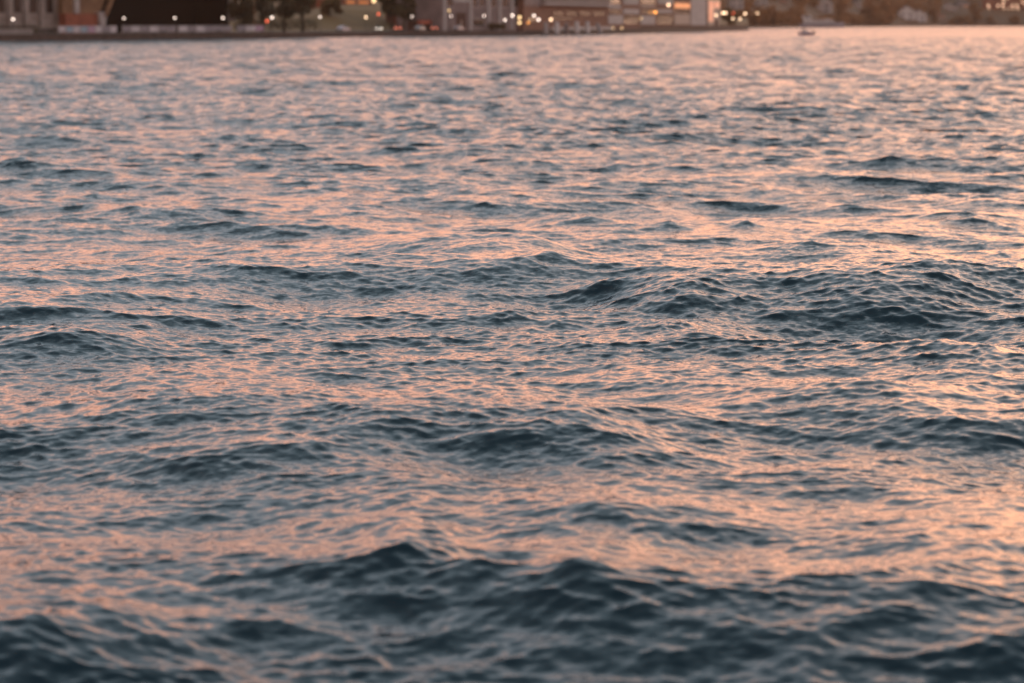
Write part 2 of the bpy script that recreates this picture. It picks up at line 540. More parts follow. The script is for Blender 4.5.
M = dict(
    stone=noisy('weathered_sandstone', (0.20, 0.17, 0.15), (0.34, 0.29, 0.26), 0.5),
    stone_dark=noisy('dark_stone', (0.05, 0.042, 0.036), (0.11, 0.088, 0.074), 0.6),
    brick=noisy('red_brick', (0.20, 0.060, 0.035), (0.32, 0.10, 0.055), 0.8),
    seawall=noisy('wet_seawall_stone', (0.055, 0.040, 0.034), (0.12, 0.085, 0.07), 0.9),
    paving=noisy('promenade_paving', (0.13, 0.11, 0.10), (0.2, 0.17, 0.15), 0.4),
    grass=noisy('mown_grass', (0.13, 0.068, 0.012), (0.20, 0.105, 0.02), 0.12),
    asphalt=noisy('asphalt', (0.045, 0.043, 0.042), (0.065, 0.06, 0.058), 0.5),
    steel=noisy('rust_brown_steel', (0.16, 0.085, 0.045), (0.26, 0.15, 0.08), 0.4),
    steel_grey=noisy('grey_painted_steel', (0.32, 0.29, 0.28), (0.45, 0.41, 0.39), 0.4),
    black=mat('undercroft_shade_black', (0.006, 0.005, 0.005), 0.9, **{'Specular IOR Level': 0.1}),  # black colour carries the shade under the bridge deck
    iron=mat('dark_iron', (0.03, 0.028, 0.028), 0.5),
    white=noisy('white_paint', (0.60, 0.57, 0.55), (0.78, 0.75, 0.73), 1.2, 0.6),
    offwhite=noisy('offwhite_render', (0.38, 0.35, 0.34), (0.50, 0.46, 0.44), 0.5),
    mauve=noisy('grey_mauve_render', (0.17, 0.13, 0.125), (0.26, 0.20, 0.19), 0.3),
    timber=noisy('brown_timber', (0.13, 0.055, 0.035), (0.22, 0.10, 0.065), 0.7, stretch=(1, 1, 4)),
    timber_dark=noisy('dark_wharf_timber', (0.05, 0.02, 0.013), (0.09, 0.038, 0.024), 0.7, stretch=(1, 1, 4)),
    glass=mat('dark_window_glass', (0.02, 0.016, 0.016), 0.12, **{'Specular IOR Level': 0.2}),
    roof=noisy('slate_roof', (0.07, 0.06, 0.06), (0.12, 0.1, 0.1), 0.6),
    tile=noisy('terracotta_roof', (0.22, 0.08, 0.045), (0.32, 0.13, 0.07), 0.6),
    beige=noisy('beige_panel', (0.42, 0.34, 0.28), (0.52, 0.42, 0.35), 0.7),
    bark=noisy('bark', (0.05, 0.035, 0.025), (0.10, 0.075, 0.055), 2.0),
    leaf=noisy('evergreen_leaves', (0.026, 0.022, 0.007), (0.070, 0.056, 0.016), 0.35, 0.7),
    leaf_warm=noisy('autumn_olive_leaves', (0.06, 0.045, 0.014), (0.12, 0.075, 0.028), 0.25, 0.7),
    leaf_far=noisy('hillside_leaves', (0.08, 0.042, 0.018), (0.26, 0.13, 0.055), 0.05, 0.7),  # brightened and warmed so the colour carries the far haze glow
    soil=noisy('hillside_soil', (0.12, 0.07, 0.035), (0.18, 0.10, 0.05), 0.02),
    lamp=glow('white_lamp_glass', (1.0, 0.80, 0.68), 5.0),
    lamp_warm=glow('warm_lamp_glass', (1.0, 0.66, 0.40), 5.5),
    lamp_gold=glow('golden_lamp_glass', (1.0, 0.66, 0.32), 2.6),
    lamp_red=glow('red_lamp_glass', (1.0, 0.14, 0.06), 3.5),
    lamp_orange=glow('orange_lamp_glass', (1.0, 0.38, 0.08), 5.0),
    window_orange=glow('lit_orange_window', (1.0, 0.30, 0.075), 0.55),
    lit_wall_pink=glow('pink_lit_wall_glow', (1.0, 0.36, 0.22), 0.38),  # emission in place of pink light falling on a wall
    taillight=glow('tail_light', (1.0, 0.26, 0.14), 4.0),
    headlight=glow('head_light', (1.0, 0.85, 0.7), 6.0),
    tyre=mat('tyre_rubber', (0.02, 0.02, 0.02), 0.8),
    alloy=mat('wheel_metal', (0.4, 0.4, 0.4), 0.35, Metallic=0.8),
    banner_white=noisy('white_banner_cloth', (0.42, 0.40, 0.42), (0.66, 0.62, 0.64), 1.1),
    banner_blue=noisy('blue_banner_cloth', (0.22, 0.33, 0.42), (0.36, 0.46, 0.52), 1.1),
    banner_grey=noisy('grey_banner_cloth', (0.20, 0.19, 0.21), (0.34, 0.31, 0.33), 1.1),
    banner_pink=noisy('mauve_banner_cloth', (0.36, 0.24, 0.34), (0.48, 0.33, 0.42), 1.1),
    hull_grey=mat('grey_hull', (0.36, 0.34, 0.38), 0.4),
    hull_white=mat('white_gelcoat', (0.75, 0.72, 0.70), 0.3),
    awning_red=noisy('dusty_red_awning', (0.42, 0.11, 0.07), (0.52, 0.16, 0.10), 0.8),
    hull_mauve=mat('mauve_hull', (0.42, 0.34, 0.40), 0.4),
    hull_dark=mat('dark_hull', (0.05, 0.045, 0.07), 0.4),
)


def translucent(m, share, tint):
    nt = m.node_tree
    b = nt.nodes['Principled BSDF']; out = nt.nodes['Material Output']
    tr = nt.nodes.new('ShaderNodeBsdfTranslucent'); mx = nt.nodes.new('ShaderNodeMixShader')
    tr.inputs['Color'].default_value = (*tint, 1); mx.inputs[0].default_value = share
    nt.links.new(b.outputs[0], mx.inputs[1]); nt.links.new(tr.outputs[0], mx.inputs[2]); nt.links.new(mx.outputs[0], out.inputs['Surface'])


translucent(M['leaf_far'], .5, (0.46, 0.22, 0.09))
translucent(M['leaf_warm'], .35, (0.30, 0.17, 0.05))


def leafy(mb, centres, leaf, count, rng, m=0):
    """count leaf clumps spread through lumpy volumes: centres = [(centre, (rx, ry, rz))]."""
    for k in range(count):
        c, r = centres[rng.randrange(len(centres))]
        while True:
            p = Vector((rng.uniform(-1, 1), rng.uniform(-1, 1), rng.uniform(-1, 1)))
            if 0.25 < p.length < 1: break
        p = Vector((p.x * r[0], p.y * r[1], p.z * r[2])) + Vector(c)
        a = Vector((rng.gauss(0, 1), rng.gauss(0, 1), rng.gauss(0, 1))).normalized()
        b = a.cross(Vector((rng.gauss(0, 1), rng.gauss(0, 1), rng.gauss(0, 1)))).normalized()
        s_ = leaf * rng.uniform(0.6, 1.4)
        mb.quad(p - a * s_, p + b * s_ * .6, p + a * s_, p - b * s_ * .6, m)


def make_tree(name, label, loc, height, width, seed, leafmat, cat='tree', group=None, trunk_h=0.28, count=900, low=0.2):
    rng = random.Random(seed)
    t = thing(name, label, cat, loc, group, local=True)
    mb = MB()
    th = height * trunk_h
    lean = rng.uniform(-.04, .04) * height
    mb.tube([(0, 0, -.3), (lean * .3, 0, th), (lean, 0, height * .7)], [height * .035, height * .024, height * .01])
    centres = []
    for k in range(9):
        a = 2 * math.pi * k / 9 + rng.uniform(-.3, .3)
        rr = width * rng.uniform(.12, .34)
        z = height * rng.uniform(low + .15, .85)
        c = (lean + rr * math.cos(a), rr * math.sin(a), z)
        mb.tube([(lean * .4, 0, th * rng.uniform(.8, 1.2)), (c[0] * .6, c[1] * .6, (th + z) / 2), c], [height * .014, height * .009, height * .003], 5)
        centres.append((c, (width * rng.uniform(.16, .26), width * rng.uniform(.16, .26), height * rng.uniform(.10, .17))))
    centres.append(((lean, 0, height * .88), (width * .2, width * .2, height * .13)))
    mb.build('trunk', M['bark'], t)
    lf = MB()
    leafy(lf, centres, width * .035 + .08, count, rng)
    lf.build('crown', leafmat, t)
    return t


def shrub(label, loc, w, d, h, seed, leafmat, name='bush', cat='bush', group=None, count=1800):
    rng = random.Random(seed)
    t = thing(name, label, cat, loc, group, local=True)
    lf = MB(); st = MB()
    cs = []
    n = max(3, int(w / 1.2))
    for k in range(n):
        x = -w / 2 + w * (k + .5) / n
        cs.append(((x, rng.uniform(-.2, .2) * d, h * .52), (w / n * .8, d * .5, h * rng.uniform(.38, .5))))
        st = MB(); st.tube([(x, 0, -.1), (x + rng.uniform(-.1, .1), 0, h * .6)], [.07, .03], 5)
        st.build('stem', M['bark'], t)
    leafy(lf, cs, .16, count, rng)
    lf.build('foliage', leafmat, t)
    return t


# ------------------------------------------------------------------ land
QZ = 1.3     # height of the quay top


def build_land():
    # quay and the land behind it, one sheet rising inland
    pxs = [-420, -300, -150, 0, 60, 120, 180, 270, 300, 330, 350, 370, 390, 410, 440, 480, 540, 590, 640, 690, 748]
    offs = [0.6, 12, 22, 30, 45, 70, 120, 200, 330]
    def height(px, o):
        if o <= 22: return QZ
        hill = np.interp(px, [0, 300, 335, 375, 420, 560, 748], [6, 5, 8, 8, 5, 4, 4])
        k = min(1.0, (o - 22) / 34)
        k2 = max(0.0, (o - 60) / 270)
        return QZ + hill * (k * k * (3 - 2 * k)) + k2 * 12
    v = []; f = []
    for px in pxs:
        q0, n, d = quay(px)
        for o in offs:
            p, _, _ = quay(px, o)
            v.append((p.x, p.y, height(px, o)))
    no = len(offs)
    for i in range(len(pxs) - 1):
        for j in range(no - 1):
            a = i * no + j
            f.append((a, a + no, a + no + 1, a + 1))
    me = bpy.data.meshes.new('shore_ground'); me.from_pydata(v, [], f)
    me.materials.append(M['paving']); me.materials.append(M['grass']); me.materials.append(M['asphalt'])
    for k, p in enumerate(me.polygons):
        j = k % (no - 1)
        p.material_index = 0 if j == 0 else (2 if j == 1 else 1)
    me.update()
    o = bpy.data.objects.new('shore_ground', me); COL.objects.link(o); o['kind'] = 'structure'

    # seawall along the whole quay: rough courses, a coping and a lower ledge
    base = QP[1]
    t = thing('seawall', 'long dark stone seawall carrying the promenade at the far shore', 'seawall', base)
    wall = MB(); cope = MB(); ledge = MB()
    for a, b in zip(QP, QP[1:]):
        d = (b - a); l = d.length; u = d.normalized(); n = Vector((-u.y, u.x, 0))
        k = max(1, int(l / 9)); 
        for i in range(k):
            o_ = a + u * (l * i / k)
            j = random.uniform(-.06, .06)
            wall.box(o_ + Vector((0, 0, -2.5)) + n * j, u, n, l / k, 1.2, 2.5 + QZ - .22)
        cope.box(a + Vector((0, 0, QZ - .22)) - n * .15, u, n, l, 1.3, .25)
        ledge.box(a + Vector((0, 0, -2.5)) - n * .9, u, n, l, .9, 2.75)
    wall.build('wall', M['seawall'], t); cope.build('coping', M['stone_dark'], t); ledge.build('ledge', M['seawall'], t)
    # end return of the quay at its right tip
    e = QP[-1]; u = (QP[-1] - QP[-2]).normalized(); n = Vector((-u.y, u.x, 0))
    r = MB(); r.box(e + Vector((0, 0, -2.5)), n, u, 330, 1.2, 2.5 + QZ - .1)
    r.build('end_wall', M['seawall'], t)


build_land()


def build_hills():
    """Far side of the harbour: a low shore that climbs to a wooded ridge, closing the view all along."""
    pts = [(-900, 60, 900), (-420, 60, 900), (200, 60, 1250), (560, 28, 1500), (700, 28, 1450), (790, 27.2, 0), (860, 26.4, 0), (940, 25.9, 0), (1024, 25.5, 0), (1250, 25.3, 0), (1500, 25.3, 0)]
    rng = random.Random(5)
    v = []; f = []
    offs = [0, 3, 25, 60, 110, 170, 250, 350]
    hs = [0.0, 1.6, 6, 13, 20, 27, 33, 36]
    cols = []
    for k in range(len(pts) - 1):
        a, b = pts[k], pts[k + 1]
        for i in range(6):
            t = i / 6
            cols.append(tuple(a[j] + (b[j] - a[j]) * t if not (j == 2 and (a[2] == 0) != (b[2] == 0)) else a[2] for j in range(3)))
    cols.append(pts[-1])
    for px, row, dist in cols:
        sx = (px - 512) / FPXB
        if not dist or row < 40 and px > 700:
            d = on_water(px, row).y
        else:
            d = dist
        d = min(d, 2020)
        for o_, h in zip(offs, hs):
            y = d + o_
            v.append((sx * y, y, -0.5 + h * (1 + .16 * math.sin(px * .021) + rng.uniform(-.06, .06)) * min(1, (0.75 if px < 700 else 1.0))))
    no = len(offs)
    for i in range(len(cols) - 1):
        for j in range(no - 1):
            a = i * no + j
            f.append((a, a + no, a + no + 1, a + 1))
    me = bpy.data.meshes.new('hill'); me.from_pydata(v, [], f); me.materials.append(M['soil'])
    me.polygons.foreach_set('use_smooth', [True] * len(f))
    o = bpy.data.objects.new('hill', me); COL.objects.link(o); o['kind'] = 'structure'
    # woods over the hill: many overlapping clumps that read as one mass
    lf = MB()
    for i in range(len(cols) - 1):
        a0 = v[i * no]
        cells = 5 if cols[i][0] > 700 else 3
        for j in range(no - 1):
            A = Vector(v[i * no + j]); B = Vector(v[(i + 1) * no + j]); C = Vector(v[i * no + j + 1])
            for q in range(cells):
                p = A + (B - A) * rng.random() + (C - A) * rng.random()
                w = rng.uniform(7, 13); h = rng.uniform(6, 13)
                ppx = 512 + FPXB * p.x / p.y
                shore = min(2020, on_water(ppx, float(np.interp(ppx, [748, 790, 860, 940, 1024], [28, 27.2, 26.4, 25.9, 25.5]))).y)
                if any(abs(ppx - c[0]) < c[1] / 2 + w * .55 * FPX / p.y and p.y < shore + c[3] + 16 and zrow(c[2], p.y) < p.z + h for c in CLEAR):
                    continue
                cs = [((p.x + rng.uniform(-w, w) * .3, p.y + rng.uniform(-w, w) * .3, p.z + h * rng.uniform(.4, .8)), (w * .35, w * .35, h * .3)) for _ in range(4)]
                leafy(lf, cs, .9, 90, rng)
    w = lf.build('wood', M['leaf_far'])
    tag(w, 'hazy brown green wood covering the far hillside', None, kind='stuff')
    return cols


build_hills()


# ------------------------------------------------------------------ shore buildings
def frame(px0, px1, inland):
    """A frontage between two bearings, parallel to the quay: start, unit along, unit inland, length, mean distance."""
    a, n, _ = quay(px0, inland)
    b, _, _ = quay(px1, inland)
    u = (b - a); l = u.length; u.normalize()
    n = Vector((-u.y, u.x, 0))
    return a, u, n, l, (a.y + b.y) / 2


class Front:
    """Lays pieces on a frontage by bearing and picture row, all at real distance and size."""
    def __init__(self, px0, px1, inland):
        self.px0, self.px1 = px0, px1
        self.a, self.u, self.n, self.l, self.d = frame(px0, px1, inland)

    def s(self, px):
        sx = (px - 512) / FPXB
        a, u = self.a, self.u
        return (sx * a.y - a.x) / (u.x - sx * u.y)

    def z(self, row, px):
        p = self.a + self.u * self.s(px)
        return zrow(row, p.y)

    def piece(self, mb, pxa, pxb, z0, z1, proud, depth, m=0):
        """box between two bearings, front face proud metres in front of the frontage."""
        sa, sb = self.s(pxa), self.s(pxb)
        o = self.a + self.u * sa - self.n * proud
        mb.box((o.x, o.y, z0), self.u, self.n, sb - sa, depth, z1 - z0, m)

    def mid(self, px, proud=0.0, z=0.0):
        p = self.a + self.u * self.s(px) - self.n * proud
        return Vector((p.x, p.y, z))


def window(fr, parent, pxa, pxb, z0, z1, glassmat, frame_mat=None, name='window'):
    f = MB(); g = MB()
    w = fr.s(pxb) - fr.s(pxa)
    t = min(.16, w * .12)
    dp = (pxb - pxa) * t / w
    fr.piece(f, pxa, pxa + dp, z0, z1, .10, .2); fr.piece(f, pxb - dp, pxb, z0, z1, .10, .2)
    fr.piece(f, pxa + dp, pxb - dp, z0, z0 + t, .10, .2); fr.piece(f, pxa + dp, pxb - dp, z1 - t, z1, .10, .2)
    fo = f.build(name, frame_mat or M['iron'], parent)
    fr.piece(g, pxa + dp, pxb - dp, z0 + t, z1 - t, .04, .06)
    g.build('pane', glassmat, fo)
    return fo


def stone_pylon():
    fr = Front(-45, 59, 16)
    base = fr.mid(7, 0, QZ)
    t = thing('stone_building', 'grey brown stone building with shallow pilasters behind a dark hedge', 'building', base)
    w = MB(); H = 21
    fr.piece(w, -45, 59, QZ, QZ + H, 0, 26)
    w.build('wall', M['stone'], t)
    for k, px in enumerate(range(-41, 60, 16)):
        p = MB(); fr.piece(p, px, px + 4.5, QZ, QZ + H - 1, .55, .6); p.build('pilaster', M['stone'], t)
    c = MB(); fr.piece(c, -46, 60, QZ + H, QZ + H + .9, .9, 27.5); c.build('cornice', M['stone'], t)
    pl = MB(); fr.piece(pl, -46, 60, QZ, QZ + 1.1, .85, .9); pl.build('plinth', M['stone_dark'], t)
    for px in range(-35, 56, 16):
        for z0 in (QZ + 4.4, QZ + 9.2, QZ + 14):
            window(fr, t, px + .9, px + 8.0, z0, z0 + 3.2, M['glass'])
    string = MB(); fr.piece(string, -45, 59, QZ + 3.6, QZ + 3.95, .3, .35); string.build('string_course', M['stone'], t)


stone_pylon()


def bridge():
    fr = Front(62, 236, 14)
    base = fr.mid(150, 0, QZ)
    t = thing('steel_arch_bridge', 'brown steel arch bridge footing over a black undercroft at the far shore', 'bridge', base)
    # shade of the void under the deck, put in as black walls
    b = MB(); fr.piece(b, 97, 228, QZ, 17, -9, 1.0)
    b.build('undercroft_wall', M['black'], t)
    s_ = MB(); fr.piece(s_, 226.5, 229.5, QZ, 17, 0, 9.9); s_.build('side_wall', M['black'], t)
    # masonry abutment on the left, the orange underlight put into its reddish base colour
    a = MB(); fr.piece(a, 63, 96, QZ + 4.3, 17, 0, 12); a.build('abutment', M['steel'], t)
    r = MB(); fr.piece(r, 64, 96, QZ, QZ + 4.3, .5, 12.5); r.build('abutment_base', M['brick'], t)
    p = MB(); fr.piece(p, 73.5, 77.5, QZ + 4.3, 17, .7, .7); p.build('pilaster', M['steel_grey'], t)
    # sloping masonry beside the arch foot
    g0 = fr.a + fr.u * fr.s(96) - fr.n * .02
    pr = [(0, QZ), (.8, QZ), (1.0, 5.2), (8.2, 17), (0, 17)]
    wg = MB(); k0 = len(pr)
    for dpt in (0, 9):
        wg.v += [tuple(g0 + fr.u * a_ + fr.n * dpt + Vector((0, 0, z_))) for a_, z_ in pr]
    wg.f = [tuple(range(k0)), tuple(range(k0, 2 * k0))[::-1]] + [(i, i + k0, (i + 1) % k0 + k0, (i + 1) % k0) for i in range(k0)]
    wg.mi = [0] * len(wg.f)
    wg.build('abutment_wing', M['steel'], t)
    # bearing shoes: pale wedges that carry the arch ribs
    for pa, sgn in ((99.5, 1), (229, -1)):
        w = MB()
        o = fr.mid(pa, 1.2, 0)
        u = fr.u * sgn; n = fr.n
        q = [o - u * .9 + Vector((0, 0, 2.9)), o + u * .5 + Vector((0, 0, 2.9)), o + u * 1.5 + Vector((0, 0, 6.0)), o - u * 1.5 + Vector((0, 0, 6.0))]
        if sgn < 0:
            q = [o + u * 1.0 + Vector((0, 0, 3.9)), o - u * 1.0 + Vector((0, 0, 3.9)), o - u * .6 + Vector((0, 0, 9.0)), o + u * .3 + Vector((0, 0, 9.0))]
        bk = [x + n * 1.6 for x in q]
        w.quad(*q); w.quad(*bk[::-1])
        for i in range(4):
            w.quad(q[i], bk[i], bk[(i + 1) % 4], q[(i + 1) % 4])
        w.build('bearing', M['steel_grey'], t)
        # arch rib climbing away over the water side
        rib = MB()
        pts = []
        for k in range(9):
            f_ = k / 8
            pts.append(o + u * ((0.6 + 8.2 * f_) if sgn > 0 else (1.0 + 7 * f_ ** .8)) * (1 if sgn > 0 else -1) * (1 if sgn > 0 else .35) + Vector((0, 0, 5.2 + 13 * f_)))
        rib.tube(pts, .55, 4)
        ro = rib.build('arch_rib', M['steel'], t)
        br = MB()
        for k in range(0, 8):
            br.tube([pts[k] + n * 1.2, pts[k + 1] + n * -.3], .12, 4)
        br.build('lattice', M['steel'], ro)
    d = MB(); fr.piece(d, 58, 238, 17, 19.5, 3, 22); dk = d.build('deck', M['stone_dark'], t)
    rl = MB(); fr.piece(rl, 58, 238, 19.5, 20.7, 2.8, .2); rl.build('parapet', M['steel'], dk)


bridge()

# barrier fence hung with banners, in four runs
runs = [
    (58, 117, ['banner_white', 'banner_blue', 'banner_white', 'banner_blue', 'banner_pink', 'banner_white', 'banner_grey', 'banner_white'], 'barrier fence with white and pale blue banners beside the arch bridge footing'),
    (122, 176, ['banner_grey', 'banner_white', 'banner_grey', 'banner_white', 'banner_grey', 'banner_grey'], 'barrier fence with pale grey banners across the middle of the black undercroft'),
    (178, 232, ['banner_white', 'banner_grey', 'banner_white', 'banner_grey', 'banner_grey', 'banner_grey'], 'barrier fence with grey banners ending below the pale right bearing of the bridge'),
    (237, 264, ['banner_grey', 'banner_white', 'banner_pink'], 'short barrier fence with a mauve banner at its right end, below the dark tree'),
]
for a, b, cols, lab in runs:
    fr = Front(a, b, 1.8)
    t = thing('banner_fence', lab, 'fence', fr.mid((a + b) / 2, 0, QZ), group='banner hung barriers along the promenade')
    step = (b - a) / len(cols)
    rail = MB(); fr.piece(rail, a, b, QZ + 1.62, QZ + 1.70, .03, .06); fr.piece(rail, a, b, QZ + .2, QZ + .27, .03, .06); rail.build('rail', M['steel_grey'], t)
    for i, c in enumerate(cols):
        x0 = a + i * step
        p = MB(); fr.piece(p, x0, x0 + .35, QZ, QZ + 1.75, .05, .1); p.build('post', M['steel_grey'], t)
        p = MB(); fr.piece(p, x0 + .45, x0 + step - .1 - random.uniform(0, .7), QZ + .3 + random.uniform(0, .15), QZ + 1.6, .06, .03); p.build('banner', M[c], t)

# picket railing and hedge at far left
fr = Front(-20, 33, 1.2)
t = thing('picket_railing', 'grey picket railing on the seawall in front of the hedge', 'railing', fr.mid(6, 0, QZ))
r_ = MB(); fr.piece(r_, -20, 33, QZ + 1.0, QZ + 1.08, .03, .07); r_.build('rail', M['steel_grey'], t)
pk = MB()
for i in range(80):
    x0 = -20 + i * 53 / 80
    fr.piece(pk, x0, x0 + .3, QZ, QZ + .99, .02, .04)
pk.build('pickets', M['steel_grey'], t)
hp, _, _ = quay(14, 5)
shrub('dark clipped hedge below the stone building at far left', (hp.x, hp.y, QZ), 9.5, 1.6, 2.1, 3, M['leaf'], 'hedge', 'hedge', count=900)


# ------------------------------------------------------------------ lamps
def make_lamp(label, loc, h, globe, r, name='street_lamp', group='white globe lamps along the promenade'):
    t = thing(name, label, 'street lamp', loc, group, local=True)
    b = MB(); b.lathe((0, 0, 0), [(.16, 0), (.16, .12), (.10, .2), (.08, .45)], 10); b.build('base', M['iron'], t)
    b = MB(); b.lathe((0, 0, 0), [(.055, .3), (.045, h - r - .08), (.13, h - r - .03), (.1, h - r + .03)], 8); b.build('post', M['iron'], t)
    g = MB(); g.lathe((0, 0, h), [(r * math.sin(math.pi * k / 8), -r * math.cos(math.pi * k / 8)) for k in range(9)], 12)
    g.build('globe', globe, t, smooth=True)
    g = MB(); g.lathe((0, 0, h), [(.11, r - .02), (.06, r + .06), (0.0, r + .12)], 8); g.build('finial', M['iron'], t)
    return t


LROW = [(13, 19.3, 'leftmost, before the stone building'), (124, 18.3, 'at the left side of the black undercroft'),
        (175, 18, 'in the middle of the black undercroft'), (223, 18, 'beside the pale right bearing of the bridge'),
        (272, 17.5, 'before the dark trees, close beside the small red light'), (320, 17, 'at the left edge of the lawn'),
        (366, 17.3, 'at the right side of the lawn'), (412, 16.5, 'under the broad dark tree'),
        (451, 16.2, 'beside the dark doorway of the mauve building'), (484, 16, 'before the blank right wall of the mauve building')]
for px, row, lab in LROW:
    q, _, _ = quay(px, 2.6)
    z = zrow(row, q.y)
    make_lamp('white globe lamp ' + lab, (q.x, q.y, QZ), z - QZ, M['lamp'] if px != 366 else M['lamp_warm'], .20 + .03 * math.sin(px))

OTHER = [
    (505, 20, 'lamp', .26, 'lower white lamp left of the pair of golden globes'),
    (512.5, 15.5, 'lamp', .3, 'higher white lamp touching the pair of golden globes on the left'),
    (534, 15.6, 'lamp', .3, 'higher of two close white lamps left of the mooring piles'),
    (538.5, 19.6, 'lamp', .3, 'lower of two close white lamps left of the mooring piles'),
    (551, 19.5, 'lamp_warm', .33, 'warm peach lamp over the first two mooring piles'),
    (449, 10.5, 'lamp_gold', .25, 'golden lamp just above a white lamp beside the dark doorway'),
    (528.5, 22.5, 'lamp_orange', .22, 'dull orange lamp low between the golden globes and the close white pair'),
    (641, 18.5, 'lamp_gold', .26, 'pale golden lamp low in front of the wharf hall'),
    (613, 28, 'lamp_gold', .22, 'faint golden bollard lamp right of the mooring piles'),
    (622, 28, 'lamp_gold', .25, 'brighter golden bollard lamp left of the grey wharf panel'),
    (716, 15.2, 'lamp_warm', .36, 'warm lamp against the pink lit end of the wharf hall'),
    (733, 13.2, 'lamp_red', .28, 'dull red lamp high among the warm lamps on the wharf apron'),
    (733, 18.6, 'lamp_warm', .33, 'left of the two lower warm lamps on the wharf apron'),
    (740, 19, 'lamp_warm', .33, 'right of the two lower warm lamps on the wharf apron'),
    (745, 13.6, 'lamp_warm', .42, 'single warm lamp high near the tip of the wharf apron'),
]
for px, row, m_, r, lab in OTHER:
    q, _, _ = quay(px, 3.4 + (px * 7 % 5) * .3)
    make_lamp(lab, (q.x, q.y, QZ), zrow(row, q.y) - QZ, M[m_], r, group='scattered lamps of the wharf')


def twin_lamp(px, row, vertical, m_, r, gap, label, inland=3.0, base_z=QZ, at=None):
    q = at or quay(px, inland)[0]
    z = zrow(row, q.y)
    t = thing('twin_lamp', label, 'street lamp', (q.x, q.y, base_z), local=True)
    h = z - base_z
    p = MB(); p.lathe((0, 0, 0), [(.16, 0), (.12, .3), (.06, .4), (.05, h + (gap if vertical else 0))], 8); p.build('post', M['iron'], t)
    if not vertical:
        a = MB(); a.tube([(-gap, 0, h), (0, 0, h - .25), (gap, 0, h)], .04, 6); a.build('arm', M['iron'], t)
    for s_ in (-1, 1):
        c = (0, 0, h + s_ * gap) if vertical else (s_ * gap, 0, h + r)
        g = MB(); g.lathe(c, [(r * math.sin(math.pi * k / 8), -r * math.cos(math.pi * k / 8)) for k in range(9)], 12)
        g.build('globe', M[m_], t, smooth=True)


twin_lamp(519.5, 20, True, 'lamp_gold', .42, .75, 'pair of golden globes one above the other on a single post')
twin_lamp(724, 14, False, 'lamp_warm', .42, .55, 'brightest warm twin lamp right of the pink lit wall')
far_at = on_water(756, 29.0); far_at = Vector(((756 - 512) / FPXB * 1075, 1075, 0))
# tall flood light over the lawn
q, _, _ = quay(374, 52)
make_lamp('tall cream flood light above the lawn at the top of the picture', (q.x, q.y, 5), zrow(0.8, q.y) - 5, M['lamp_gold'], .55, 'flood_light', 'lights above the lawn')
# red beacons
for px, row, inl, r, lab in ((267, 21, 2.2, .22, 'small red light touching the white lamp before the dark trees'),
                             (378.5, 14, 20, .25, 'small dull red light above the right side of the lawn')):
    q, _, _ = quay(px, inl)
    t = thing('red_beacon', lab, 'beacon', (q.x, q.y, QZ), 'red signal lights', local=True)
    h = zrow(row, q.y) - QZ
    p = MB(); p.lathe((0, 0, 0), [(.1, 0), (.06, .2), (.05, h - r)], 8); p.build('post', M['iron'], t)
    g = MB(); g.lathe((0, 0, h), [(r * .7, -r), (r, -r * .3), (r, r * .5), (0, r)], 10); g.build('lamp', M['lamp_red'], t)


